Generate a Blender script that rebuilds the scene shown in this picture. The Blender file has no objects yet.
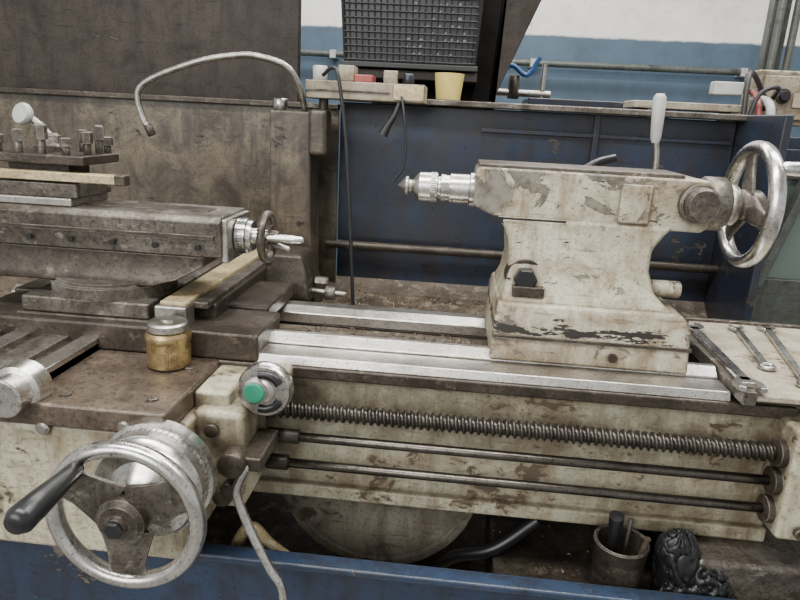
import bpy, math, random, bmesh
from mathutils import Vector, Matrix, noise
random.seed(4)
V=Vector
# ---------------------------------------------------------------- materials
def newmat(name):
    m=bpy.data.materials.new(name); m.use_nodes=True
    nt=m.node_tree; b=nt.nodes['Principled BSDF']
    return m,nt,b
def nz(nt,scale,detail=6,rough=.6,stretch=None,off=0,dist=0):
    tc=nt.nodes.new('ShaderNodeTexCoord'); mp=nt.nodes.new('ShaderNodeMapping')
    nt.links.new(tc.outputs['Object'],mp.inputs[0])
    mp.inputs['Location'].default_value=(off,off*1.7,off*.6)
    if stretch: mp.inputs['Scale'].default_value=stretch
    n=nt.nodes.new('ShaderNodeTexNoise'); n.inputs['Scale'].default_value=scale
    n.inputs['Detail'].default_value=detail; n.inputs['Roughness'].default_value=rough
    n.inputs['Distortion'].default_value=dist
    nt.links.new(mp.outputs[0],n.inputs['Vector']); return n.outputs[0]
def ramp(nt,fac,a,b):
    r=nt.nodes.new('ShaderNodeMapRange'); r.inputs[1].default_value=a; r.inputs[2].default_value=b
    r.clamp=True; nt.links.new(fac,r.inputs[0]); return r.outputs[0]
def op(nt,o,a,b=None):
    r=nt.nodes.new('ShaderNodeMath'); r.operation=o
    for i,v in enumerate((a,b)):
        if v is None: continue
        if isinstance(v,(int,float)): r.inputs[i].default_value=v
        else: nt.links.new(v,r.inputs[i])
    return r.outputs[0]
def mul(nt,fac,k): return op(nt,'MULTIPLY',fac,k)
def mix(nt,fac,a,b):
    m=nt.nodes.new('ShaderNodeMix'); m.data_type='RGBA'
    nt.links.new(fac,m.inputs[0])
    for s,v in ((6,a),(7,b)):
        if isinstance(v,tuple): m.inputs[s].default_value=(*v,1)
        else: nt.links.new(v,m.inputs[s])
    return m.outputs[2]
def bump(nt,b,h,st,dist=.002):
    n=nt.nodes.new('ShaderNodeBump'); n.inputs['Strength'].default_value=st; n.inputs['Distance'].default_value=dist
    nt.links.new(h,n.inputs['Height']); nt.links.new(n.outputs[0],b.inputs['Normal'])
def edges(nt,rad=.006):
    bv=nt.nodes.new('ShaderNodeBevel'); bv.samples=4; bv.inputs[0].default_value=rad
    ge=nt.nodes.new('ShaderNodeNewGeometry'); d=nt.nodes.new('ShaderNodeVectorMath'); d.operation='DOT_PRODUCT'
    nt.links.new(bv.outputs[0],d.inputs[0]); nt.links.new(ge.outputs['Normal'],d.inputs[1])
    return ramp(nt,d.outputs['Value'],.985,.90)
def zcoord(nt):
    tc=nt.nodes.new('ShaderNodeTexCoord'); sx=nt.nodes.new('ShaderNodeSeparateXYZ'); nt.links.new(tc.outputs['Object'],sx.inputs[0]); return sx.outputs[2]
def paint(name,base,tint,stain,bare,seed=0,st=(.47,.66,.8),chip=.575,ao=.9,edge=.9,streak=.6,rough=.42,scr=.5,peel=None,band=None,spec=.5):
    """old machine paint: tint drift, oil stains, drips, dirt settled in corners, chips, peeled patches and worn edges"""
    m,nt,b=newmat(name)
    b.inputs['Specular IOR Level'].default_value=spec
    c=mix(nt,mul(nt,ramp(nt,nz(nt,5,8,.6,off=seed),.38,.62),.8),base,tint)
    c=mix(nt,mul(nt,ramp(nt,nz(nt,11,10,.72,off=seed+2,dist=.8),st[0],st[1]),st[2]),c,stain)
    c=mix(nt,mul(nt,ramp(nt,nz(nt,3,6,.65,(11,11,1.5),seed+3),.48,.68),streak),c,stain)
    dk=tuple(x*.45 for x in stain)
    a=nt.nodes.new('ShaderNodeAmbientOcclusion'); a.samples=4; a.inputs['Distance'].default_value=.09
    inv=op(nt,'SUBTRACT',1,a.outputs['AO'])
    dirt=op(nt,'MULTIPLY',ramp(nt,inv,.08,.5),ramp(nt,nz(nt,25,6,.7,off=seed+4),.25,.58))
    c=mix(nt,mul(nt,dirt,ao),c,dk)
    c=mix(nt,mul(nt,ramp(nt,nz(nt,12,5,.65,(1.2,6,9),seed+6),.60,.66),scr),c,dk)
    c=mix(nt,mul(nt,ramp(nt,nz(nt,170,3,.7,off=seed+5),.55,.65),.55),c,dk)
    s=op(nt,'ADD',mul(nt,nz(nt,26,9,.75,(1,1,1.5),seed+8,.6),.55),mul(nt,nz(nt,6,3,.5,off=seed+9),.45))
    c=mix(nt,mul(nt,ramp(nt,s,chip-.04,chip),.65),c,stain)
    ch=ramp(nt,s,chip,chip+.008)
    e=op(nt,'MULTIPLY',edges(nt),ramp(nt,nz(nt,30,6,.75,off=seed+7),.42,.55))
    ch2=op(nt,'MAXIMUM',ch,mul(nt,e,edge))
    c=mix(nt,ch2,c,bare)
    if peel:
        z=zcoord(nt); zm=mul(nt,ramp(nt,z,peel[0],peel[0]+.03),peel[1])
        v=op(nt,'ADD',nz(nt,8,9,.62,(1,1,1.35),seed+30,.7),zm)
        ring=ramp(nt,v,peel[2],peel[2]+.005); inner=ramp(nt,v,peel[2]+.008,peel[2]+.016)
        c=mix(nt,mul(nt,ring,.9),c,(.04,.03,.022))
        pc=mix(nt,ramp(nt,nz(nt,40,8,.75,off=seed+31),.42,.6),(.22,.20,.155),(.10,.085,.062))
        c=mix(nt,inner,c,pc)
    if band:
        z=zcoord(nt)
        dz=op(nt,'ABSOLUTE',op(nt,'SUBTRACT',z,band[0])); bm_=mul(nt,ramp(nt,dz,band[1],band[1]*.2),.16)
        v=op(nt,'ADD',nz(nt,16,7,.68,(1,1,4),seed+40),bm_)
        c=mix(nt,ramp(nt,v,.655,.668),c,(.022,.018,.015))
    nt.links.new(c,b.inputs['Base Color'])
    rr=nt.nodes.new('ShaderNodeMapRange'); rr.inputs[3].default_value=rough-.15; rr.inputs[4].default_value=rough+.2
    nt.links.new(nz(nt,20,5,off=seed+2),rr.inputs[0]); nt.links.new(rr.outputs[0],b.inputs['Roughness'])
    bump(nt,b,op(nt,'ADD',op(nt,'SUBTRACT',1,ch),mul(nt,nz(nt,90,4,off=seed),.25)),.5,.0012)
    return m
def iron(name,base,dark,light,seed=0,metal=.5,rough=.36,lthr=.60,bs=90,edgec=(.5,.46,.4)):
    """oily bare casting: mottled, gritty, bright worn corners"""
    m,nt,b=newmat(name)
    c=mix(nt,ramp(nt,nz(nt,9,10,.7,off=seed,dist=.5),.38,.62),base,dark)
    c=mix(nt,mul(nt,ramp(nt,nz(nt,26,8,.75,(1,1,1.6),seed+3),lthr-.04,lthr+.05),.7),c,light)
    c=mix(nt,mul(nt,ramp(nt,nz(nt,140,4,.75,off=seed+5),.5,.64),.7),c,tuple(x*.5 for x in dark))
    e=op(nt,'MULTIPLY',edges(nt,.003),ramp(nt,nz(nt,22,5,.7,off=seed+7),.40,.6))
    c=mix(nt,mul(nt,e,.7),c,edgec)
    nt.links.new(c,b.inputs['Base Color']); b.inputs['Metallic'].default_value=metal
    rr=nt.nodes.new('ShaderNodeMapRange'); rr.inputs[3].default_value=rough-.14; rr.inputs[4].default_value=rough+.25
    nt.links.new(nz(nt,30,6,.7,off=seed+2),rr.inputs[0]); nt.links.new(rr.outputs[0],b.inputs['Roughness'])
    bump(nt,b,nz(nt,bs,5,.7,off=seed),.45,.0015)
    return m
def steel(name,col=(.6,.59,.56),rough=.28,stain=(.16,.13,.1),samt=.6,slo=.45,shi=.7,stretch=None,off=0,metal=1.0,ss=10,fine=.45):
    m,nt,b=newmat(name)
    s=mul(nt,ramp(nt,nz(nt,ss,8,.7,off=off),slo,shi),samt)
    c=mix(nt,s,col,stain)
    f=mul(nt,ramp(nt,nz(nt,60,4,.6,stretch or (1,1,1),off+4),.4,.7),fine)
    c=mix(nt,f,c,stain)
    c=mix(nt,mul(nt,ramp(nt,nz(nt,190,3,.7,off=off+1),.56,.66),.6),c,tuple(x*.4 for x in stain))
    nt.links.new(c,b.inputs['Base Color']); b.inputs['Metallic'].default_value=metal
    rr=nt.nodes.new('ShaderNodeMapRange'); rr.inputs[3].default_value=rough-.08; rr.inputs[4].default_value=rough+.25
    nt.links.new(nz(nt,25,5,stretch=stretch,off=off),rr.inputs[0]); nt.links.new(rr.outputs[0],b.inputs['Roughness'])
    return m
def plain(name,col,rough=.5,metal=0,var=.25,scale=30):
    m,nt,b=newmat(name)
    d=tuple(max(0,x*(1-var*1.6)) for x in col)
    c=mix(nt,ramp(nt,nz(nt,scale,5,.6),.35,.7),col,d)
    nt.links.new(c,b.inputs['Base Color']); b.inputs['Roughness'].default_value=rough; b.inputs['Metallic'].default_value=metal
    return m
BARE=(.07,.058,.045)
CREAM=paint('cream_machine_paint',(.56,.53,.39),(.44,.405,.285),(.19,.14,.08),BARE,seed=1,chip=.580)
CREAM2=paint('cream_bed_paint',(.54,.52,.39),(.42,.395,.285),(.21,.155,.09),(.10,.075,.05),seed=11,st=(.46,.69,.8),chip=.590,streak=.75)
CREAM3=paint('tailstock_paint',(.55,.53,.40),(.43,.40,.30),(.21,.14,.075),(.12,.105,.08),seed=23,st=(.45,.65,.82),chip=.572,streak=.75,peel=(1.325,.094,.620),band=(1.142,.022))
BEIGE=paint('beige_box_paint',(.36,.31,.22),(.26,.22,.15),(.14,.10,.06),BARE,seed=13)
GUARD=paint('stained_guard_paint',(.165,.137,.09),(.09,.071,.048),(.036,.027,.020),(.018,.015,.012),seed=2,st=(.40,.62,.92),chip=.585,streak=.95,rough=.36,edge=.3)
HOOD=paint('dark_brown_hood_paint',(.046,.036,.029),(.031,.025,.020),(.016,.012,.010),(.075,.06,.045),seed=6,chip=.635,rough=.6,edge=.3,spec=.25)
BLUE=paint('dirty_blue_paint',(.018,.031,.060),(.013,.020,.036),(.024,.019,.016),(.06,.05,.04),seed=17,chip=.61,streak=.6,rough=.3,edge=.5)
PAN=paint('chip_pan_blue_paint',(.028,.050,.098),(.020,.035,.07),(.022,.022,.028),(.13,.12,.10),seed=41,chip=.61,rough=.3)
PULLEY=paint('dusty_guard_disc',(.29,.265,.21),(.20,.18,.135),(.09,.07,.05),BARE,seed=27)
FRAMEG=paint('green_grey_frame_paint',(.10,.115,.10),(.07,.08,.07),(.04,.035,.03),(.03,.03,.03),seed=3,chip=.6)
PAPER=paint('stained_board',(.50,.455,.35),(.40,.355,.26),(.22,.165,.10),BARE,seed=9,chip=.60,rough=.5)
TOPBARE=iron('worn_casting_top',(.13,.107,.082),(.055,.043,.032),(.30,.27,.2),31,.3)
DARK=iron('oily_dark_iron',(.085,.069,.053),(.035,.027,.020),(.18,.15,.11),5,.45)
GREY=iron('oily_grey_iron',(.20,.178,.15),(.06,.048,.037),(.38,.345,.30),9,.6)
SADDLE=iron('saddle_brown_iron',(.155,.12,.09),(.06,.043,.032),(.25,.18,.125),15,.35,.27)
SLUDGE=iron('chip_sludge',(.13,.10,.07),(.048,.036,.025),(.26,.22,.16),19,.15,.5,.56,60)
BRASS=iron('old_brass',(.56,.43,.21),(.33,.235,.11),(.70,.57,.33),4,.9,.26,.58,90,(.7,.58,.34))
STEEL=steel('polished_steel',col=(.74,.73,.70),rough=.2,samt=.4,fine=.35)
STEELD=steel('worn_steel',col=(.50,.48,.44),rough=.33,samt=.75)
WAY=steel('ground_way_steel',col=(.76,.735,.69),rough=.26,stain=(.20,.16,.12),samt=.7,slo=.46,shi=.67,stretch=(1,14,14),off=3,ss=7,fine=.4)
SCREW=steel('leadscrew_steel',col=(.13,.115,.10),rough=.3,stain=(.022,.018,.015),samt=.8,metal=.85,slo=.35)
ROD=steel('feed_rod_steel',col=(.19,.17,.15),rough=.25,stain=(.03,.025,.02),stretch=(1,20,20),samt=.8,slo=.38)
SWARF=steel('swarf_metal',col=(.22,.18,.13),rough=.45,stain=(.07,.05,.035),samt=.9)
STRIP=iron('yellowed_way_cover',(.60,.50,.28),(.36,.27,.14),(.68,.61,.42),7,.2,.32,.58,60,(.6,.55,.4))
BLACK=plain('black_plastic',(.014,.014,.015),.33)
RUBBER=plain('black_rubber',(.018,.018,.018),.5)
CLOTH=plain('black_oily_cloth',(.012,.012,.013),.38,scale=60)
GREEN=plain('green_cap',(.03,.28,.17),.35)
YELLOW=plain('yellow_plastic',(.62,.50,.15),.4,var=.1)
RED=plain('red_plastic',(.30,.06,.05),.45)
GREYP=plain('grey_plastic',(.46,.46,.44),.4,var=.15)
HOLE=plain('mesh_gap_grey',(.16,.16,.155),.6,var=.3)
m,nt,b=newmat('workshop_wall_paint')
zz=op(nt,'ADD',zcoord(nt),mul(nt,nz(nt,9,5,.6),.03))
f=ramp(nt,zz,2.055,2.07)
wc=mix(nt,ramp(nt,nz(nt,3,8,.7),.4,.7),(.84,.82,.78),(.62,.59,.54))
wc=mix(nt,mul(nt,ramp(nt,nz(nt,30,6,.7),.57,.66),.5),wc,(.4,.38,.34))
bc=mix(nt,ramp(nt,nz(nt,4,8,.7,off=4),.4,.7),(.075,.12,.17),(.05,.082,.115))
nt.links.new(mix(nt,f,bc,wc),b.inputs['Base Color']); b.inputs['Roughness'].default_value=.55
WALL=m
FLOOR=plain('concrete_floor',(.22,.21,.19),.5,scale=3)
CEIL=plain('ceiling_paint',(.5,.5,.48),.8)
GLASS,nt,b=newmat('window_glass'); b.inputs['Base Color'].default_value=(.15,.19,.17,1); b.inputs['Roughness'].default_value=.1; b.inputs['Metallic'].default_value=.4
# ---------------------------------------------------------------- geometry
def group(name,parent=None):
    e=bpy.data.objects.new(name,None); bpy.context.collection.objects.link(e); e.empty_display_size=.05
    if parent: e.parent=parent
    return e
def obj(name,verts,faces,mat,parent=None,bev=0,smooth=False,ang=35):
    me=bpy.data.meshes.new(name); me.from_pydata([tuple(v) for v in verts],[],faces); me.update()
    bm=bmesh.new(); bm.from_mesh(me); bmesh.ops.recalc_face_normals(bm,faces=bm.faces); bm.to_mesh(me); bm.free()
    o=bpy.data.objects.new(name,me); bpy.context.collection.objects.link(o)
    me.materials.append(mat)
    if parent: o.parent=parent
    if smooth or bev:
        me.polygons.foreach_set('use_smooth',[True]*len(me.polygons)); me.set_sharp_from_angle(angle=math.radians(ang))
    if bev:
        md=o.modifiers.new('bevel','BEVEL'); md.width=bev; md.segments=3; md.limit_method='ANGLE'; md.angle_limit=math.radians(30)
        md.harden_normals=True
    return o
def loft(name,secs,mat,parent=None,bev=0,smooth=False,ang=35):
    n=len(secs[0]); vs=[v for s in secs for v in s]; fs=[]
    for i in range(len(secs)-1):
        for j in range(n):
            k=(j+1)%n; fs.append((i*n+j,i*n+k,(i+1)*n+k,(i+1)*n+j))
    fs.append(tuple(range(n))); fs.append(tuple((len(secs)-1)*n+j for j in range(n)))
    return obj(name,vs,fs,mat,parent,bev,smooth,ang)
def box(name,x0,x1,y0,y1,z0,z1,mat,parent=None,bev=.003):
    return loft(name,[[(x0,y0,z),(x1,y0,z),(x1,y1,z),(x0,y1,z)] for z in (z0,z1)],mat,parent,bev)
def rects(name,L,mat,parent=None,bev=.006,ang=50):
    return loft(name,[[(a,c,z),(b_,c,z),(b_,d,z),(a,d,z)] for z,a,b_,c,d in L],mat,parent,bev,ang=ang)
def prism(name,poly,y0,y1,mat,parent=None,bev=.003):
    return loft(name,[[(x,y,z) for x,z in poly] for y in (y0,y1)],mat,parent,bev)
def prismX(name,poly,x0,x1,mat,parent=None,bev=.003):
    return loft(name,[[(x,y,z) for y,z in poly] for x in (x0,x1)],mat,parent,bev)
def basis(ax):
    ax=V(ax).normalized(); t=V((0,0,1)) if abs(ax.z)<.9 else V((1,0,0))
    e1=t.cross(ax).normalized(); e2=ax.cross(e1); return ax,e1,e2
def rev(name,o,ax,prof,mat,parent=None,seg=40,ang=35,bev=0):
    o=V(o); ax,e1,e2=basis(ax)
    secs=[[o+ax*t+(e1*math.cos(2*math.pi*j/seg)+e2*math.sin(2*math.pi*j/seg))*max(r,.0002) for j in range(seg)] for t,r in prof]
    return loft(name,secs,mat,parent,bev,True,ang)
def cyl(name,p0,p1,r,mat,parent=None,seg=32,ch=.12):
    p0=V(p0);p1=V(p1);L=(p1-p0).length;c=min(r*ch,L*.2)
    return rev(name,p0,p1-p0,[(0,r-c),(c,r),(L-c,r),(L,r-c)],mat,parent,seg,50)
def torus(name,c,ax,R,r,mat,parent=None,n=72,m_=16,rz=None):
    c=V(c);ax,e1,e2=basis(ax); rz=rz or r; vs=[];fs=[]
    for i in range(n):
        a=2*math.pi*i/n; d=e1*math.cos(a)+e2*math.sin(a)
        for j in range(m_):
            b_=2*math.pi*j/m_; vs.append(c+d*(R+r*math.cos(b_))+ax*rz*math.sin(b_))
    for i in range(n):
        for j in range(m_):
            fs.append((i*m_+j,i*m_+(j+1)%m_,((i+1)%n)*m_+(j+1)%m_,((i+1)%n)*m_+j))
    return obj(name,vs,fs,mat,parent,0,True,180)
def catmull(pts,k=8):
    P=[V(p) for p in pts]; P=[P[0]*2-P[1]]+P+[P[-1]*2-P[-2]]; out=[]
    for i in range(1,len(P)-2):
        for s in range(k):
            t=s/k; a,b_,c,d=P[i-1:i+3]
            out.append(.5*((2*b_)+(c-a)*t+(2*a-5*b_+4*c-d)*t*t+(3*b_-a-3*c+d)*t**3))
    out.append(P[-2]); return out
def tube(name,pts,r,mat,parent=None,seg=12,curve=True,k=8):
    P=catmull(pts,k) if curve else [V(p) for p in pts]
    secs=[]; prev=None
    for i,p in enumerate(P):
        t=(P[min(i+1,len(P)-1)]-P[max(i-1,0)]).normalized()
        if prev is None: _,e1,_=basis(t)
        else: e1=(prev-t*prev.dot(t)).normalized()
        prev=e1; e2=t.cross(e1)
        rr=r[0]+(r[1]-r[0])*i/(len(P)-1) if isinstance(r,tuple) else r
        secs.append([p+(e1*math.cos(2*math.pi*j/seg)+e2*math.sin(2*math.pi*j/seg))*rr for j in range(seg)])
    return loft(name,secs,mat,parent,0,True,50)
def hexbolt(name,o,ax,r,h,mat,parent=None):
    return rev(name,o,ax,[(0,r),(h*.85,r),(h,r*.85)],mat,parent,6,20)
def capbolt(name,o,ax,r,h,mat,parent=None):
    return rev(name,o,ax,[(0,r),(h*.9,r),(h,r*.9),(h,r*.5),(h*.5,r*.5)],mat,parent,20,30)
def knurl(name,o,ax,prof,mat,parent=None,n=40,amp=.03):
    o=V(o); ax,e1,e2=basis(ax); seg=n*2
    secs=[[o+ax*t+(e1*math.cos(2*math.pi*j/seg)+e2*math.sin(2*math.pi*j/seg))*r*(1+(amp if j%2 else -amp)*(1 if kn else 0)) for j in range(seg)] for t,r,kn in prof]
    return loft(name,secs,mat,parent,0,False)
def wheel(pre,c,ax,R,r,rim,spk,parent,angs,hub=.03,w0=.05,w1=.03,th=.012,dish=.012):
    c=V(c); a_,_,_=basis(ax)
    e2=V((0,0,1)); e1=V((1,0,0)) if abs(a_.y)>.5 else V((0,1,0))
    torus(pre+'_rim',c,ax,R-r,r,rim,parent,rz=r*1.15)
    rev(pre+'_hub',c-a_*.02,a_,[(0,hub*.8),(.005,hub),(.035,hub),(.042,hub*.8),(.042,hub*.45),(.05,hub*.4)],spk,parent)
    for i,an in enumerate(angs):
        an=math.radians(an); d=e1*math.cos(an)+e2*math.sin(an); t=d.cross(a_).normalized()
        secs=[]
        for k in range(6):
            s=k/5; q=c+d*(hub*.6+(R-r*1.2-hub*.6)*s)-a_*dish*(1-s)*.3; w=(w0+(w1-w0)*min(1,s*1.6)+(.016 if k==5 else 0))/2
            h=th*(1-.25*s)/2
            secs.append([q+t*w+a_*h*.4,q+t*w*.7+a_*h,q-t*w*.7+a_*h,q-t*w+a_*h*.4,q-t*w-a_*h*.4,q-t*w*.7-a_*h,q+t*w*.7-a_*h,q+t*w-a_*h*.4])
        loft(pre+'_spoke_%d'%(i+1),secs,spk,parent,0,True,60)
# ---------------------------------------------------------------- room
box('floor',-5,5,-3,4.5,-.1,0,FLOOR,bev=0)
box('wall_back',-5,5,4.5,4.65,0,4.2,WALL,bev=0)
box('ceiling',-5,5,-3,4.5,4.2,4.3,CEIL,bev=0)
g=group('wall_pipe')
tube('pipe',[(-3,4.42,1.87),(2.45,4.42,1.87)],.02,FRAMEG,g,curve=False)
for i in range(4): box('pipe_clip_%d'%i,-2.2+i*1.3,-2.16+i*1.3,4.4,4.5,1.845,1.895,GREYP,g)
tube('vertical_pipe',[(-.1,4.42,1.87),(-.1,4.42,0)],.025,FRAMEG,g,curve=False)
# ================================================================ the lathe
lathe=group('metal_lathe')
g=group('bed',lathe)
bx0,bx1=-1.0,.60
box('front_casting',bx0,bx1,1.07,1.15,.79,1.045,CREAM2,g,.005)
box('rear_casting',bx0,bx1,1.33,1.40,.79,1.05,DARK,g,.005)
box('cross_web',bx0,bx1,1.15,1.33,.95,1.0,SLUDGE,g)
box('front_lip',bx0,bx1,1.048,1.16,1.038,1.06,DARK,g,.004)
prismX('front_way_flat',[(1.053,1.06),(1.112,1.06),(1.112,1.076),(1.058,1.076)],bx0,.49,WAY,g,.002)
box('way_groove',bx0,.49,1.11,1.12,1.06,1.070,DARK,g,0)
prismX('front_way_vee',[(1.118,1.06),(1.168,1.06),(1.168,1.078),(1.150,1.092),(1.138,1.092),(1.118,1.078)],bx0,.49,WAY,g,.0015)
prismX('rear_way',[(1.325,1.05),(1.395,1.05),(1.395,1.072),(1.375,1.085),(1.345,1.085),(1.325,1.072)],bx0,.49,WAY,g,.002)
box('dirty_shelf',bx0,.49,1.165,1.325,1.0,1.045,SLUDGE,g)
box('lower_flange',bx0,bx1,1.055,1.09,.79,.818,CREAM2,g,.005)
box('face_rib',-.3,.58,1.056,1.075,.962,.976,CREAM2,g,.003)
rects('end_bracket',[(.845,.575,.64,.985,1.09),(1.045,.575,.64,.985,1.09)],CREAM,g,.008)
for i,z in enumerate((.99,.937,.883)): rev('bracket_bearing_%d'%i,(.575,1.02,z),(-1,0,0),[(0,.024),(.012,.024),(.014,.02)],DARK,g)
for i,z in enumerate((1.02,.865)): capbolt('bracket_bolt_%d'%i,(.61,.985,z),(0,-1,0),.01,.01,DARK,g)
box('end_foot',.46,.66,.985,1.4,.69,.79,GREY,g,.01)
box('end_foot_ledge',.54,.72,.96,1.05,.69,.72,STEELD,g,.006)
def thread(name,x0,x1,y,z,r,pitch,mat,parent):
    seg=24; step=pitch/8; n=int((x1-x0)/step); secs=[]
    for i in range(n+1):
        x=x0+i*step; s=[]
        for j in range(seg):
            a=2*math.pi*j/seg; ph=((x-x0)/pitch-j/seg)%1
            h=min(1,max(0,2.2*(abs(ph-.5)*2)-.5)); s.append((x,y+math.cos(a)*(r-.005*h),z+math.sin(a)*(r-.005*h)))
        secs.append(s)
    return loft(name,secs,mat,parent,0,True,60)
thread('lead_screw',-.36,.56,1.02,.99,.0165,.0125,SCREW,g)
cyl('feed_rod',(-.36,1.02,.937),(.6,1.02,.937),.0085,ROD,g)
cyl('control_rod',(-.36,1.02,.883),(.6,1.02,.883),.0085,ROD,g)
cyl('feed_rod_upper_collar',(-.31,1.02,.937),(-.25,1.02,.937),.013,DARK,g)
cyl('control_rod_collar',(-.31,1.02,.883),(-.27,1.02,.883),.014,DARK,g)
g=group('motor_guard_disc',lathe)
rev('disc',(-.115,1.135,.80),(0,-1,0),[(-.05,.2),(0,.205),(.012,.2),(.014,.185),(.006,.18),(.004,.06),(.02,.05),(.02,.01)],PULLEY,g,64)
box('motor_mount',-.2,-.03,1.15,1.3,.58,.8,DARK,g)
g=group('chip_pan',lathe)
box('front_sheet',-1.3,1.1,.945,.955,.30,.735,PAN,g,.003)
box('front_lip',-1.3,1.1,.925,.96,.728,.742,PAN,g,.004)
box('pan_floor',-1.3,1.1,.955,1.8,.56,.58,SLUDGE,g,0)
box('pan_shelf',.12,1.1,.956,1.30,.58,.69,DARK,g,.006)
box('cabinet_front',-1.28,1.08,.99,1.0,0,.56,BLUE,g)
box('pan_end_left',-1.3,-1.29,.955,1.8,.3,.735,PAN,g)
box('pan_end_right',1.09,1.1,.955,1.8,.3,.735,PAN,g)
tube('coolant_hose',[(-.40,1.03,.60),(-.36,1.0,.72),(-.33,.99,.76),(-.30,1.0,.72),(-.25,1.02,.66),(-.24,1.04,.60)],.011,STRIP,g)
tube('belt',[(.0,1.12,.60),(.05,1.1,.66),(.12,1.08,.70),(.2,1.1,.76)],.014,BLACK,g)
# ---------------------------------------------------------------- tailstock
g=group('tailstock',lathe)
rects('base_casting',[(1.078,.080,.436,1.115,1.385),(1.166,.084,.430,1.118,1.385),(1.186,.088,.412,1.126,1.375)],CREAM3,g,.006)
rects('body_casting',[(1.180,.090,.405,1.135,1.365),(1.192,.093,.390,1.142,1.36),(1.212,.100,.370,1.155,1.345),(1.25,.105,.358,1.168,1.335),(1.29,.100,.360,1.176,1.325),(1.315,.088,.378,1.18,1.32),(1.335,.07,.395,1.18,1.32)],CREAM3,g,.010,60)
box('base_seam',.083,.434,1.114,1.385,1.122,1.128,DARK,g,0)
pr=[(.03,1.35),(.03,1.412),(.036,1.42),(.44,1.418),(.452,1.408),(.452,1.335),(.44,1.325),(.10,1.325),(.06,1.335)]
prism('barrel_housing',pr,1.185,1.315,CREAM3,g,.010)
box('barrel_top_plate',.035,.40,1.192,1.31,1.416,1.426,TOPBARE,g,.003)
box('body_raised_panel',.29,.345,1.178,1.19,1.335,1.405,CREAM3,g,.004)
box('quill_slot',.06,.20,1.181,1.187,1.322,1.332,BLACK,g,0)
rev('clamp_bore',(.135,1.172,1.225),(0,-1,0),[(-.03,.036),(0,.036),(.004,.034),(.004,.026),(-.01,.022)],DARK,g)
hexbolt('clamp_nut',(.135,1.165,1.225),(0,-1,0),.022,.022,BLACK,g)
box('adjuster_plate',.112,.170,1.140,1.165,1.194,1.214,DARK,g)
rev('barrel_lock_boss',(.424,1.19,1.378),(0,-1,0),[(0,.034),(.02,.034),(.022,.03),(.04,.03),(.045,.026)],GREY,g)
cyl('screw_bearing_housing',(.45,1.25,1.372),(.495,1.25,1.372),.05,GREY,g)
cyl('graduated_dial',(.495,1.25,1.372),(.515,1.25,1.372),.038,STEELD,g)
wheel('tailstock_handwheel',(.54,1.25,1.374),(1,0,0),.117,.0125,STEEL,GREY,g,(75,195,315),hub=.028,w0=.05,w1=.032)
rev('wheel_grip',(.545,1.175,1.447),(1,0,0),[(0,.007),(.01,.012),(.05,.013),(.09,.010),(.1,.006)],STEEL,g,24,60)
rev('quill',(.035,1.25,1.372),(-1,0,0),[(0,.032),(.012,.032),(.014,.028),(.05,.028)],STEEL,g)
rev('chuck_sleeve',(-.012,1.25,1.372),(-1,0,0),[(0,.018),(.002,.024),(.02,.026),(.022,.021),(.026,.021),(.028,.0275),(.062,.0275),(.066,.024),(.074,.014),(.078,.010)],STEEL,g)
knurl('chuck_knurl',(-.042,1.25,1.372),(-1,0,0),[(0,.0278,1),(.010,.0278,1)],STEELD,g,40,.012)
rev('chuck_jaws_and_centre',(-.086,1.25,1.372),(-1,0,0),[(0,.011),(.008,.012),(.010,.018),(.014,.018),(.03,.001)],STEELD,g)
tube('clamp_lever_shaft',[(.384,1.33,1.38),(.384,1.33,1.44),(.376,1.33,1.49)],.006,STEELD,g)
rev('clamp_lever_grip',(.377,1.33,1.475),(-.05,0,1),[(0,.007),(.01,.010),(.05,.012),(.085,.012),(.092,.007)],GREYP,g,24,60)
tube('quill_lock_lever',[(.24,1.31,1.415),(.27,1.32,1.432),(.305,1.33,1.442)],.008,BLACK,g)
cyl('eccentric_shaft',(.37,1.2,1.215),(.425,1.2,1.215),.016,CREAM3,g)
box('rear_clamp_block',.39,.455,1.2,1.33,1.085,1.16,DARK,g,.006)
hexbolt('set_over_screw',(.30,1.12,1.10),(0,-1,0),.009,.01,DARK,g)
# ---------------------------------------------------------------- carriage
g=group('carriage',lathe)
box('saddle_plate',-.90,-.405,.825,1.16,1.022,1.060,SADDLE,g,.005)
box('saddle_wing',-.90,-.335,1.05,1.20,1.060,1.112,DARK,g,.006)
box('saddle_wing_rear',-.90,-.36,1.20,1.40,1.087,1.12,DARK,g,.006)
box('saddle_side',-.405,-.345,.93,1.06,1.015,1.052,CREAM,g,.006)
box('apron',-.92,-.392,.832,1.03,.80,1.022,CREAM,g,.008)
box('apron_gearbox',-.40,-.315,.905,1.04,.855,1.03,CREAM,g,.012)
for i,(x0,x1,mt) in enumerate(((-.668,-.634,WAY),(-.74,-.69,GREY),(-.80,-.765,WAY),(-.9,-.82,GREY))):
    box('cross_way_%d'%i,x0,x1,.855,1.08,1.055,1.083,mt,g,.002)
box('cross_way_bed',-.90,-.634,.86,1.08,1.055,1.074,DARK,g,.001)
for i,(x,y) in enumerate(((-.445,.87),(-.44,1.0),(-.58,.86))): capbolt('saddle_screw_%d'%i,(x,y,1.06),(0,0,1),.009,.004,DARK,g)
for i,(x,z) in enumerate(((-.47,1.045),(-.60,1.03),(-.69,1.0),(-.70,.9))):
    rev('apron_plug_%d'%i,(x,.832,z-.012),(0,-1,0),[(0,.011),(.006,.011),(.01,.007)],STEELD,g,24)
rev('cross_feed_boss',(-.638,.86,1.075),(0,-1,0),[(0,.04),(.03,.038),(.034,.03),(.06,.03),(.063,.027)],STEEL,g)
rev('handwheel_dial',(-.418,.832,.962),(0,-1,0),[(0,.088),(.018,.088),(.020,.082),(.045,.082),(.048,.078),(.06,.074),(.062,.05),(.075,.04),(.09,.03)],STEEL,g,64)
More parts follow.
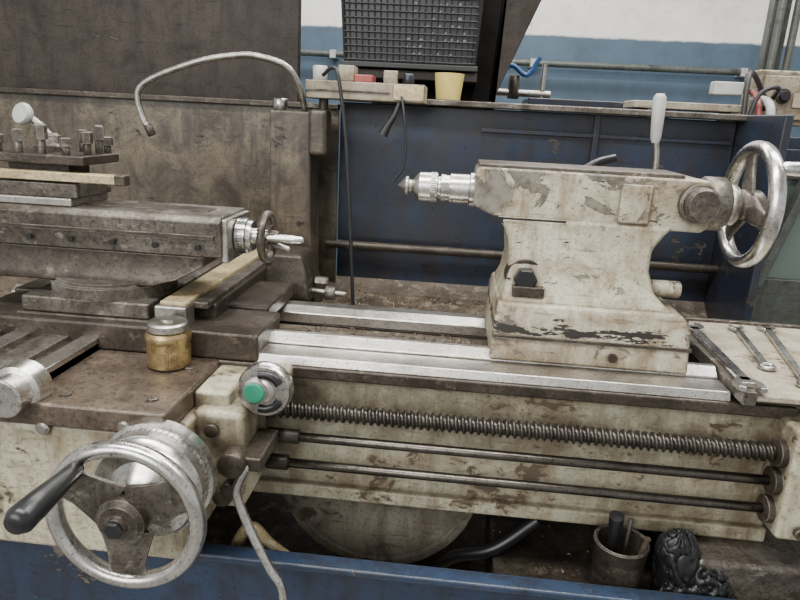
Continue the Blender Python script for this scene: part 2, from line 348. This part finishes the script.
for i in range(60):
    a=2*math.pi*i/60; d=V((math.cos(a),0,math.sin(a)))*.0821; p=V((-.418,.812,.962))+d
    cyl('dial_mark_%d'%i,p,p-V((0,.016 if i%5==0 else .009,0)),.0006,BLACK,g,4)
wheel('carriage_handwheel',(-.418,.722,.957),(0,-1,0),.1135,.0115,STEEL,GREY,g,(150,28,268),hub=.034,w0=.078,w1=.052,th=.014)
rev('wheel_centre_nut',(-.418,.70,.957),(0,-1,0),[(0,.014),(.012,.014),(.014,.011)],BLACK,g,6,20)
rev('wheel_crank_grip',(-.476,.718,1.029),(0,-1,0),[(0,.008),(.01,.012),(.03,.0125),(.08,.0165),(.118,.018),(.128,.013),(.13,.004)],BLACK,g,32,60)
cyl('feed_knob_stem',(-.289,.94,1.058),(-.289,1.06,1.04),.02,STEELD,g)
rev('feed_knob_disc',(-.289,.96,1.060),(0,-1,0),[(0,.040),(.006,.0455),(.022,.0455),(.027,.042),(.027,.02)],STEEL,g,48)
for k,a0 in enumerate((30,-105)):
    pts=[(-.289+.030*math.cos(math.radians(a0+t)),.9335,1.06+.030*math.sin(math.radians(a0+t))) for t in range(0,76,15)]
    tube('knob_finger_slot_%d'%k,pts,.0075,BLACK,g)
rev('knob_hub_ring',(-.289,.936,1.06),(0,-1,0),[(0,.019),(.005,.019),(.007,.016)],STEEL,g,32)
rev('green_cap_collar',(-.302,.936,1.06),(0,-1,0),[(0,.0215),(.009,.0215),(.010,.0195)],STEELD,g,32)
rev('green_cap',(-.302,.928,1.06),(0,-1,0),[(0,.0175),(.005,.0175),(.007,.015)],GREEN,g,32)
box('knob_housing',-.345,-.27,.98,1.06,1.0,1.062,CREAM,g,.008)
cyl('control_lever_hub',(-.325,.905,.955),(-.325,.87,.955),.022,DARK,g)
cyl('control_knob_small',(-.335,.905,.90),(-.335,.885,.90),.014,DARK,g)
box('lever_bracket',-.33,-.28,.885,.99,.94,.965,DARK,g,.004)
tube('control_lever',[(-.298,.895,.957),(-.313,.885,.93),(-.318,.88,.900),(-.295,.875,.84),(-.262,.87,.775),(-.240,.865,.74),(-.232,.86,.66)],.0075,STEEL,g)
cyl('oil_sight_1',(-.365,.905,1.0),(-.365,.895,1.0),.012,DARK,g)
cyl('oil_sight_2',(-.35,.905,.88),(-.35,.893,.88),.016,DARK,g)
rects('cross_slide',[(1.084,-.80,-.535,1.065,1.58),(1.118,-.80,-.535,1.065,1.58)],DARK,g,.004)
rects('cross_slide_upper',[(1.118,-.79,-.545,1.07,1.58),(1.148,-.79,-.545,1.07,1.58)],GREY,g,.004)
box('cross_slide_apron',-.535,-.44,1.13,1.58,1.084,1.14,DARK,g,.005)
box('yellow_strip',-.525,-.475,1.075,1.58,1.14,1.155,STRIP,g,.002)
box('strip_guide',-.472,-.445,1.10,1.58,1.138,1.150,GREY,g,.002)
box('strip_nose',-.53,-.47,1.06,1.10,1.11,1.15,STEELD,g,.004)
for i in range(5): hexbolt('gib_bolt_%d'%i,(-.77+i*.052,1.066,1.10),(0,-1,0),.007,.008,STEELD,g)
hexbolt('stop_bolt_1',(-.50,1.06,1.128),(0,-1,0),.011,.03,DARK,g)
rev('swivel_base',(-.66,1.175,1.148),(0,0,1),[(0,.115),(.022,.115),(.024,.108),(.03,.108)],GREY,g,64)
rects('compound_lower',[(1.172,-.88,-.56,1.10,1.25),(1.19,-.90,-.50,1.10,1.25),(1.215,-.92,-.455,1.11,1.24),(1.235,-.92,-.45,1.11,1.24)],DARK,g,.004)
prismX('compound_upper',[(1.105,1.235),(1.245,1.235),(1.250,1.30),(1.24,1.31),(1.11,1.31),(1.10,1.30)],-.93,-.418,GREY,g,.003)
box('compound_lip',-.93,-.43,1.098,1.104,1.268,1.276,DARK,g,.001)
box('compound_end_plate',-.42,-.408,1.11,1.24,1.225,1.305,STEELD,g,.003)
for i in range(6): rev('gib_screw_%d'%i,(-.86+i*.08,1.1,1.253),(0,-1,0),[(0,.0055),(.004,.0055)],BLACK,g,12)
box('top_slot',-.90,-.46,1.15,1.20,1.308,1.312,DARK,g,0)
rev('compound_dial',(-.408,1.17,1.268),(1,0,0),[(0,.028),(.002,.033),(.02,.033),(.022,.03),(.03,.028),(.03,.016),(.06,.014)],STEEL,g)
for i in range(36):
    a=2*math.pi*i/36
    p=V((-.397,1.17+.0332*math.cos(a),1.268+.0332*math.sin(a)))
    cyl('dial_tick_%d'%i,p-V((.006,0,0)),p+V((.006,0,0)),.0006,BLACK,g,4)
wheel('compound_crank',(-.352,1.17,1.268),(1,0,0),.050,.007,GREY,DARK,g,(20,200),hub=.014,w0=.022,w1=.018,th=.01)
rev('compound_crank_grip',(-.348,1.135,1.273),(1,0,0),[(0,.004),(.01,.007),(.05,.008),(.07,.006),(.075,.003)],STEEL,g,20,60)
rev('compound_crank_grip_2',(-.355,1.2,1.25),(1,-.3,-.2),[(0,.004),(.01,.006),(.04,.006),(.045,.003)],STEELD,g,20,60)
# tool post
box('tool_post_base',-.86,-.70,1.11,1.24,1.31,1.325,STEELD,g,.003)
box('tool_post_block',-.85,-.69,1.115,1.235,1.325,1.352,GREY,g,.003)
box('tool_post_core',-.84,-.72,1.145,1.215,1.352,1.385,DARK,g,.003)
box('tool_post_top',-.86,-.672,1.112,1.24,1.385,1.402,DARK,g,.003)
box('boring_bar',-.98,-.605,1.105,1.13,1.356,1.372,STRIP,g,.002)
box('boring_bar_tip',-.612,-.592,1.103,1.125,1.354,1.374,DARK,g,.003)
for i,(x,y) in enumerate(((-.84,1.125),(-.80,1.125),(-.755,1.125),(-.71,1.125),(-.69,1.16),(-.69,1.20),(-.69,1.23),(-.74,1.23),(-.83,1.23))):
    h=.030+.010*(i%3); cyl('clamp_screw_shank_%d'%i,(x,y,1.40),(x,y,1.40+h*.6),.007,GREY,g,16)
    rev('clamp_screw_head_%d'%i,(x,y,1.40+h*.55),(0,0,1),[(0,.0115),(h*.5,.0115),(h*.55,.008)],GREY,g,4 if i%2 else 6,20)
rev('tool_post_nut',(-.775,1.18,1.402),(0,0,1),[(0,.03),(.012,.03),(.016,.022),(.03,.02),(.035,.014)],GREY,g,32)
tube('tool_post_lever',[(-.77,1.18,1.428),(-.795,1.175,1.455),(-.817,1.17,1.47)],.007,STEELD,g)
rev('tool_post_lever_knob',(-.812,1.178,1.466),(-.25,-.85,.25),[(-.004,.008),(.002,.017),(.008,.0205),(.014,.0205),(.018,.018),(.019,.004)],GREYP,g,28,50)
rects('rear_attachment',[(1.06,-.50,-.33,1.44,1.58),(1.10,-.50,-.335,1.44,1.58),(1.14,-.44,-.35,1.46,1.58),(1.17,-.44,-.36,1.47,1.58)],DARK,g,.01)
cyl('attachment_screw',(-.34,1.47,1.085),(-.25,1.47,1.08),.007,STEELD,g)
cyl('attachment_screw_knob',(-.30,1.47,1.082),(-.275,1.47,1.081),.017,GREY,g)
hexbolt('attachment_nut',(-.33,1.5,1.1),(1,0,0),.014,.03,GREY,g)
# ---------------------------------------------------------------- rear guard
g=group('splash_guard',lathe)
box('stained_panel',-1.6,-.335,1.78,1.79,.98,1.515,GUARD,g,.003)
box('stained_panel_top_rail',-1.6,-.335,1.765,1.80,1.508,1.523,DARK,g,.003)
box('blue_panel',-.335,.71,1.80,1.81,.98,1.53,BLUE,g,.003)
box('blue_panel_ledge',-.335,.72,1.75,1.83,1.532,1.547,GREY,g,.003)
box('blue_panel_recess_rail',.05,.70,1.79,1.80,1.47,1.48,BLUE,g,.002)
box('panel_rib',.345,.36,1.785,1.80,1.1,1.53,BLUE,g,.002)
tube('drip_rail',[(-.36,1.76,1.145),(.72,1.76,1.145)],.012,DARK,g,curve=False)
prismX('chip_chute',[(1.39,.96),(1.81,.975),(1.81,1.05),(1.76,1.01),(1.39,.985)],-1.6,.72,SLUDGE,g,.002)
box('guard_end_right',.71,.73,1.55,1.83,.98,1.547,BLUE,g,.004)
# column
g=group('coolant_column',lathe)
rects('column_body',[(.98,-.475,-.365,1.60,1.70),(1.50,-.475,-.372,1.60,1.70)],GUARD,g,.006)
rects('column_foot',[(.98,-.50,-.345,1.585,1.72),(1.06,-.49,-.355,1.585,1.71)],DARK,g,.006)
box('column_bracket',-.375,-.33,1.59,1.66,1.395,1.507,GUARD,g,.012)
cyl('column_cap',(-.455,1.63,1.5),(-.455,1.63,1.528),.018,STEEL,g)
box('tool_box_shelf',-.386,-.095,1.60,1.70,1.532,1.574,BEIGE,g,.003)
box('tool_box_end',-.17,-.098,1.597,1.60,1.537,1.57,STRIP,g,.001)
box('tool_box_groove',-.385,-.18,1.596,1.60,1.55,1.554,DARK,g,.001)
tube('shelf_bracket_rod',[(-.35,1.65,1.50),(-.35,1.65,1.535)],.012,DARK,g,curve=False)
tube('coolant_pipe',[(-.762,1.55,1.445),(-.77,1.55,1.456),(-.783,1.55,1.50),(-.776,1.55,1.535),(-.725,1.55,1.566),(-.625,1.55,1.601),(-.553,1.55,1.615),(-.493,1.55,1.618),(-.422,1.56,1.599),(-.395,1.58,1.555),(-.39,1.62,1.50)],.0075,STEELD,g)
cyl('coolant_nozzle',(-.764,1.55,1.449),(-.752,1.55,1.425),.010,DARK,g)
g=group('power_cables',lathe)
tube('cable_main',[(-.34,1.59,1.585),(-.315,1.57,1.60),(-.295,1.55,1.58),(-.275,1.55,1.45),(-.262,1.55,1.298),(-.252,1.55,1.15),(-.242,1.55,1.0)],.0045,RUBBER,g)
tube('cable_second',[(-.15,1.595,1.545),(-.14,1.58,1.50),(-.133,1.58,1.44),(-.137,1.58,1.38),(-.16,1.58,1.345)],.003,RUBBER,g)
tube('cable_plug',[(-.155,1.59,1.53),(-.165,1.585,1.50),(-.18,1.585,1.475),(-.19,1.585,1.455)],(.004,.012),RUBBER,g)
def chips(name,regions,parent):
    vs=[];fs=[]
    for (x0,x1,y0,y1,zf,n,s) in regions:
        for _ in range(n):
            x=random.uniform(x0,x1); y=random.uniform(y0,y1); z=zf(y)+.001
            a=random.uniform(0,6.28); L=s*random.uniform(.5,1.8); w=s*.3; c=random.uniform(.2,.9)*L
            d=V((math.cos(a),math.sin(a),0)); t=V((-d.y,d.x,0)); o=V((x,y,z)); k=len(vs)
            for i in range(4):
                u=i/3; p=o+d*(u*L)+V((0,0,c*.5*math.sin(u*math.pi))); tw=t*w*math.cos(u*2)+V((0,0,w*abs(math.sin(u*2))))
                vs+= [p,p+tw]
            fs+=[(k,k+1,k+3,k+2),(k+2,k+3,k+5,k+4),(k+4,k+5,k+7,k+6)]
    return obj(name,vs,fs,SWARF,parent,0,True,80)
chips('metal_swarf',[(-.34,.7,1.40,1.76,lambda y:.985+.025*(y-1.39)/.37,1100,.007),(-.33,.08,1.17,1.32,lambda y:1.045,400,.006),(-.62,-.42,.86,1.0,lambda y:1.060,40,.003),(.12,1.0,.97,1.2,lambda y:.69,260,.007)],lathe)
# ================================================================ loose things
g=group('brass_oil_cup')
knurl('cup_body',(-.480,1.008,1.061),(0,0,1),[(0,.033,0),(.004,.0365,0),(.010,.0365,0),(.012,.0365,1),(.034,.0365,1),(.036,.0365,0),(.060,.0365,0),(.064,.035,0)],BRASS,g,60,.006)
rev('cup_neck_ring',(-.480,1.008,1.061),(0,0,1),[(.046,.0368),(.050,.0384),(.057,.0384),(.060,.0372)],BRASS,g)
rev('cup_cap',(-.480,1.008,1.125),(0,0,1),[(0,.031),(.003,.034),(.014,.034),(.017,.031),(.018,.012),(.021,.011),(.022,.004)],STEELD,g)
g=group('machine_hood')
prismX('hood_panel',[(1.90,1.50),(1.93,1.50),(1.96,2.1),(1.93,2.1)],-2.2,-.48,HOOD,g,.004)
box('hood_rib',-2.2,-.48,1.885,1.90,1.50,1.515,HOOD,g,.003)
box('hood_stand',-2.1,-.5,1.93,1.97,.0,1.5,HOOD,g,.003)
g=group('small_parts_box')
box('red_box',-.27,-.225,1.62,1.68,1.574,1.592,RED,g)
box('paper_box',-.31,-.27,1.62,1.68,1.574,1.612,PAPER,g)
cyl('roll',(-.36,1.65,1.574),(-.36,1.65,1.61),.018,GREYP,g)
cyl('small_can',(-.14,1.65,1.574),(-.14,1.65,1.60),.014,BLUE,g)
box('white_label',-.20,-.165,1.63,1.64,1.574,1.605,PAPER,g)
g=group('yellow_cup')
rev('cup',(-.044,1.785,1.548),(0,0,1),[(0,.032),(.01,.033),(.064,.039),(.066,.039),(.066,.036),(.012,.030)],YELLOW,g)
g=group('black_mesh_crate')
loft('crate_body',[[(-.35,1.90,1.626),(.025,1.90,1.626),(.025,2.1,1.626),(-.35,2.1,1.626)],[(-.37,1.88,1.93),(.040,1.88,1.93),(.040,2.1,1.93),(-.37,2.1,1.93)]],BLACK,g,.02)
for i in range(22):
    x=-.345+i*.0172; tube('lattice_v_%d'%i,[(x,1.896,1.645),(x*1.03,1.881,1.88)],.0022,RUBBER,g,6,False)
for i in range(13):
    z=1.648+i*.018; y=1.895-(z-1.625)/.3*.02; tube('lattice_h_%d'%i,[(-.345,y,z),(.02,y,z)],.0022,RUBBER,g,6,False)
for i in range(10):
    for j in range(10):
        if random.random()<.5*(1-abs(i-6)/12):
            z=1.664+j*.018+.003; y=1.898-(z-1.625)/.3*.02; x=-.171+i*.0172
            box('mesh_gap_%d_%d'%(i,j),x,x+random.uniform(.004,.010),y-.002,y,z,z+random.uniform(.003,.008),HOLE,g,0)
box('crate_rim',-.355,.03,1.89,1.9,1.628,1.643,RUBBER,g,.003)
g=group('dark_stand')
prism('tapered_sheet',[(-.30,1.0),(.07,1.0),(.076,1.55),(.20,1.86),(.22,2.05),(-.30,2.05)],2.16,2.2,HOOD,g,.004)
prism('side_gusset',[(.055,1.0),(.078,1.0),(.08,1.55),(.205,1.86),(.225,2.05),(.10,2.05)],1.98,2.16,HOOD,g,.004)
box('stand_foot',-.3,.2,1.98,2.3,0,1.0,HOOD,g,.004)
box('crate_shelf',-.35,.03,1.90,2.16,1.60,1.625,HOOD,g,.004)
g=group('tool_board')
box('board',.515,.86,1.02,1.44,1.078,1.088,PAPER,g,.002)
box('board_frame_left',.493,.515,1.02,1.5,1.070,1.094,GREY,g,.002)
box('board_frame_rear',.515,.86,1.44,1.455,1.07,1.094,GREY,g,.002)
box('board_bracket',.53,.85,1.05,1.42,1.062,1.078,DARK,g,.002)
def wrench(name,p0,p1,w,mat,z,openends=True,h=.006):
    g=group(name); p0=V(p0);p1=V(p1); d=(p1-p0).normalized(); n=V((-d.y,d.x)); L=(p1-p0).length
    def P(s,t): q_=p0+d*s+n*t; return (q_.x,q_.y)
    def pr_(nm,pts): loft(nm,[[(x,y,zz) for x,y in pts] for zz in (z,z+h)],mat,g,.0015)
    pr_('shank',[P(w*1.2,-w*.38),P(L-w*1.2,-w*.38),P(L-w*1.2,w*.38),P(w*1.2,w*.38)])
    for k,(s0,sg) in enumerate(((w*1.0,-1),(L-w*1.0,1))):
        if k==0 or openends:
            pr_('jaw_%d'%k,[P(s0-sg*w*.9,-w*.4),P(s0,-w*1.0),P(s0+sg*w*1.1,-w*.95),P(s0+sg*w*1.2,-w*.45),P(s0+sg*w*.3,-w*.4),P(s0+sg*w*.3,w*.4),P(s0+sg*w*1.2,w*.45),P(s0+sg*w*1.1,w*.95),P(s0,w*1.0),P(s0-sg*w*.9,w*.4)])
        else:
            torus('ring',(P(s0,0)[0],P(s0,0)[1],z+h/2),(0,0,1),w*.75,w*.3,mat,g,32,10,h*.6)
wrench('open_end_wrench',(.519,1.37),(.505,1.02),.024,STEEL,1.095,True,.009)
wrench('open_end_wrench.001',(.628,1.40),(.585,1.14),.015,STEEL,1.089,False,.008)
wrench('open_end_wrench.002',(.70,1.42),(.618,1.06),.018,STEEL,1.089,False,.008)
g=group('tool_cup')
rev('cup',(.335,1.01,.692),(0,0,1),[(0,.040),(.004,.043),(.10,.046),(.104,.048),(.108,.046),(.106,.042),(.01,.038)],DARK,g)
tube('brush_handle',[(.325,1.01,.70),(.318,1.0,.79),(.312,.985,.862)],(.006,.013),BLACK,g)
tube('file_tang',[(.345,1.02,.70),(.352,1.03,.83)],.004,STEELD,g)
tube('scraper',[(.35,1.0,.70),(.372,.99,.82)],.005,SADDLE,g)
g=group('black_rag')
def rag(name,c,s,seed,sub=60):
    # crumpled cloth: soft rounded lump with narrow folded-in creases
    vs=[];fs=[];n=sub
    for i in range(n+1):
        th=math.pi*i/n
        for j in range(n*2):
            ph=math.pi*j/n; d=V((math.sin(th)*math.cos(ph),math.sin(th)*math.sin(ph),math.cos(th)))
            o=V((seed,seed*.7,0)); w=V((noise.noise(d*1.2+o),noise.noise(d*1.2-o),noise.noise(d*1.2+o*2)))*.7
            n1=noise.noise((d+w)*1.6+o); n2=noise.noise((d+w)*2.6-o)
            k=1+.28*noise.noise(d*1.0+o)-.17*math.exp(-(n1/.10)**2)-.08*math.exp(-(n2/.09)**2)
            p=V((d.x*s[0]*k,d.y*s[1]*k,d.z*s[2]*k))+V(c); p.z=max(p.z,.692+.001*noise.noise(p*30)); p.y=max(p.y,.963); vs.append(p)
    m2=n*2
    for i in range(n):
        for j in range(m2): fs.append((i*m2+j,i*m2+(j+1)%m2,(i+1)*m2+(j+1)%m2,(i+1)*m2+j))
    return obj(name,vs,fs,CLOTH,g,0,True,80)
rag('rag_lump_1',(.438,1.005,.750),(.042,.036,.078),2.3)
rag('rag_lump_2',(.482,1.0,.725),(.050,.036,.058),7.1)
rag('rag_lump_3',(.455,.99,.715),(.055,.03,.045),5.4)
rag('rag_fold',(.425,1.0,.79),(.030,.025,.045),9.6)
# ---------------------------------------------------------------- right background
g=group('electrical_switch_box')
box('box_body',.83,.99,2.02,2.12,1.53,1.68,BEIGE,g,.006)
box('box_door',.845,.975,2.01,2.02,1.545,1.665,BEIGE,g,.004)
rev('rotary_switch',(.90,2.01,1.61),(0,-1,0),[(0,.02),(.01,.02),(.012,.015),(.02,.012)],BLACK,g,24)
box('label',.93,.965,2.006,2.01,1.58,1.62,PAPER,g,0)
box('mount_post',.88,.93,2.13,2.17,0,1.9,FRAMEG,g,.003)
tube('conduit_1',[(.89,2.1,1.68),(.89,2.1,2.3)],.011,FRAMEG,g,curve=False)
tube('conduit_2',[(.935,2.1,1.68),(.935,2.1,2.3)],.011,FRAMEG,g,curve=False)
box('small_switch',.70,.78,1.98,2.02,1.605,1.64,GREYP,g,.004)
tube('small_switch_conduit',[(.78,2.0,1.62),(.85,2.03,1.62)],.009,FRAMEG,g,curve=False)
tube('red_hose',[(.83,2.05,1.62),(.785,1.9,1.600),(.78,1.85,1.54),(.76,1.84,1.47),(.765,1.84,1.36)],.008,RED,g)
tube('grey_hose',[(.84,2.05,1.60),(.80,1.85,1.58),(.80,1.82,1.50),(.80,1.8,1.3),(.79,1.75,1.15),(.77,1.7,1.0)],.011,GREYP,g)
tube('black_cable_1',[(.86,2.02,1.60),(.76,1.9,1.66),(.74,1.85,1.55),(.75,1.84,1.4),(.78,1.82,1.2)],.007,RUBBER,g)
tube('black_cable_2',[(.86,2.02,1.57),(.82,1.86,1.62),(.77,1.85,1.60),(.745,1.84,1.5)],.006,RUBBER,g)
g=group('rear_shelf')
box('shelf_board',.46,.75,1.88,2.0,1.555,1.575,PAPER,g,.003)
box('shelf_bracket',.50,.52,1.88,1.98,0,1.555,FRAMEG,g,.003)
box('shelf_bracket_2',.72,.74,1.88,1.98,0,1.555,FRAMEG,g,.003)
g=group('blue_cabinet')
box('body',.80,2.0,2.4,2.9,0,1.50,BLUE,g,.006)
box('door',.84,1.4,2.385,2.4,.2,1.46,BLUE,g,.006)
box('handle',.88,.90,2.36,2.385,1.1,1.25,STEELD,g,.003)
g=group('glazed_machine_door')
for nm,a in (('stile_left',(.86,.895,.0,1.42)),('stile_right',(1.4,1.44,.0,1.42))): box(nm,a[0],a[1],1.9,1.94,a[2],a[3],FRAMEG,g)
box('rail_top',.86,1.44,1.9,1.94,1.385,1.42,FRAMEG,g); box('rail_bottom',.86,1.44,1.9,1.94,.6,1.1,FRAMEG,g)
box('glass_pane',.89,1.41,1.915,1.925,1.1,1.39,GLASS,g,0)
prism('diagonal_strut',[(.86,1.08),(.885,1.08),(1.02,1.60),(.995,1.60)],1.86,1.90,FRAMEG,g)
g=group('background_pipe_fittings')
tube('blue_hose',[(.10,2.4,1.62),(.15,2.4,1.69),(.21,2.4,1.66),(.25,2.4,1.72)],.008,plain('blue_hose',(.03,.12,.35),.4),g)
tube('valve_pipe',[(.08,2.42,1.60),(.30,2.42,1.60)],.012,STEELD,g,curve=False)
cyl('valve',(.17,2.42,1.58),(.17,2.42,1.66),.02,GREY,g)
tube('riser',[(.27,2.42,1.58),(.27,2.42,1.70)],.010,STEELD,g,curve=False)
box('bench',.22,.7,2.35,2.6,0,1.585,BLUE,g,.004)
# ---------------------------------------------------------------- lights
def area(n,loc,size,sy,power,rot=(0,0,0),col=(1,.99,.965)):
    l=bpy.data.lights.new(n,'AREA'); l.shape='RECTANGLE'; l.size=size; l.size_y=sy; l.energy=power; l.color=col
    o=bpy.data.objects.new(n,l); bpy.context.collection.objects.link(o); o.location=loc; o.rotation_euler=[math.radians(a) for a in rot]; return o
area('fluorescent_light',(-.6,.3,3.4),2.4,.4,108)
area('fluorescent_light.001',(1.4,1.6,3.6),2.4,.4,100)
area('fluorescent_light.002',(-.3,3.2,3.9),3,.5,135)
area('rear_left_area_light',(-1.5,-2.2,2.6),3,1.6,108,(65,0,-25),(1,1,.99))  # broad unseen area light behind the camera's left; no window is modelled
w=bpy.data.worlds.new('World'); bpy.context.scene.world=w; w.use_nodes=True
w.node_tree.nodes['Background'].inputs[0].default_value=(1,1,.99,1); w.node_tree.nodes['Background'].inputs[1].default_value=.7
# ---------------------------------------------------------------- camera
cd=bpy.data.cameras.new('camera'); co=bpy.data.objects.new('camera',cd); bpy.context.collection.objects.link(co)
cd.sensor_width=36; cd.lens=28.8; cd.clip_start=.02
y=math.radians(4.6);p=math.radians(16);r=math.radians(3)
r0=V((math.cos(y),math.sin(y),0)); fw=V((-math.sin(y)*math.cos(p),math.cos(y)*math.cos(p),-math.sin(p))); u0=r0.cross(fw)
R=r0*math.cos(r)+u0*math.sin(r); U=u0*math.cos(r)-r0*math.sin(r)
M=Matrix((R,U,-fw)).transposed().to_4x4(); M.translation=V((0,0,1.5)); co.matrix_world=M
bpy.context.scene.camera=co
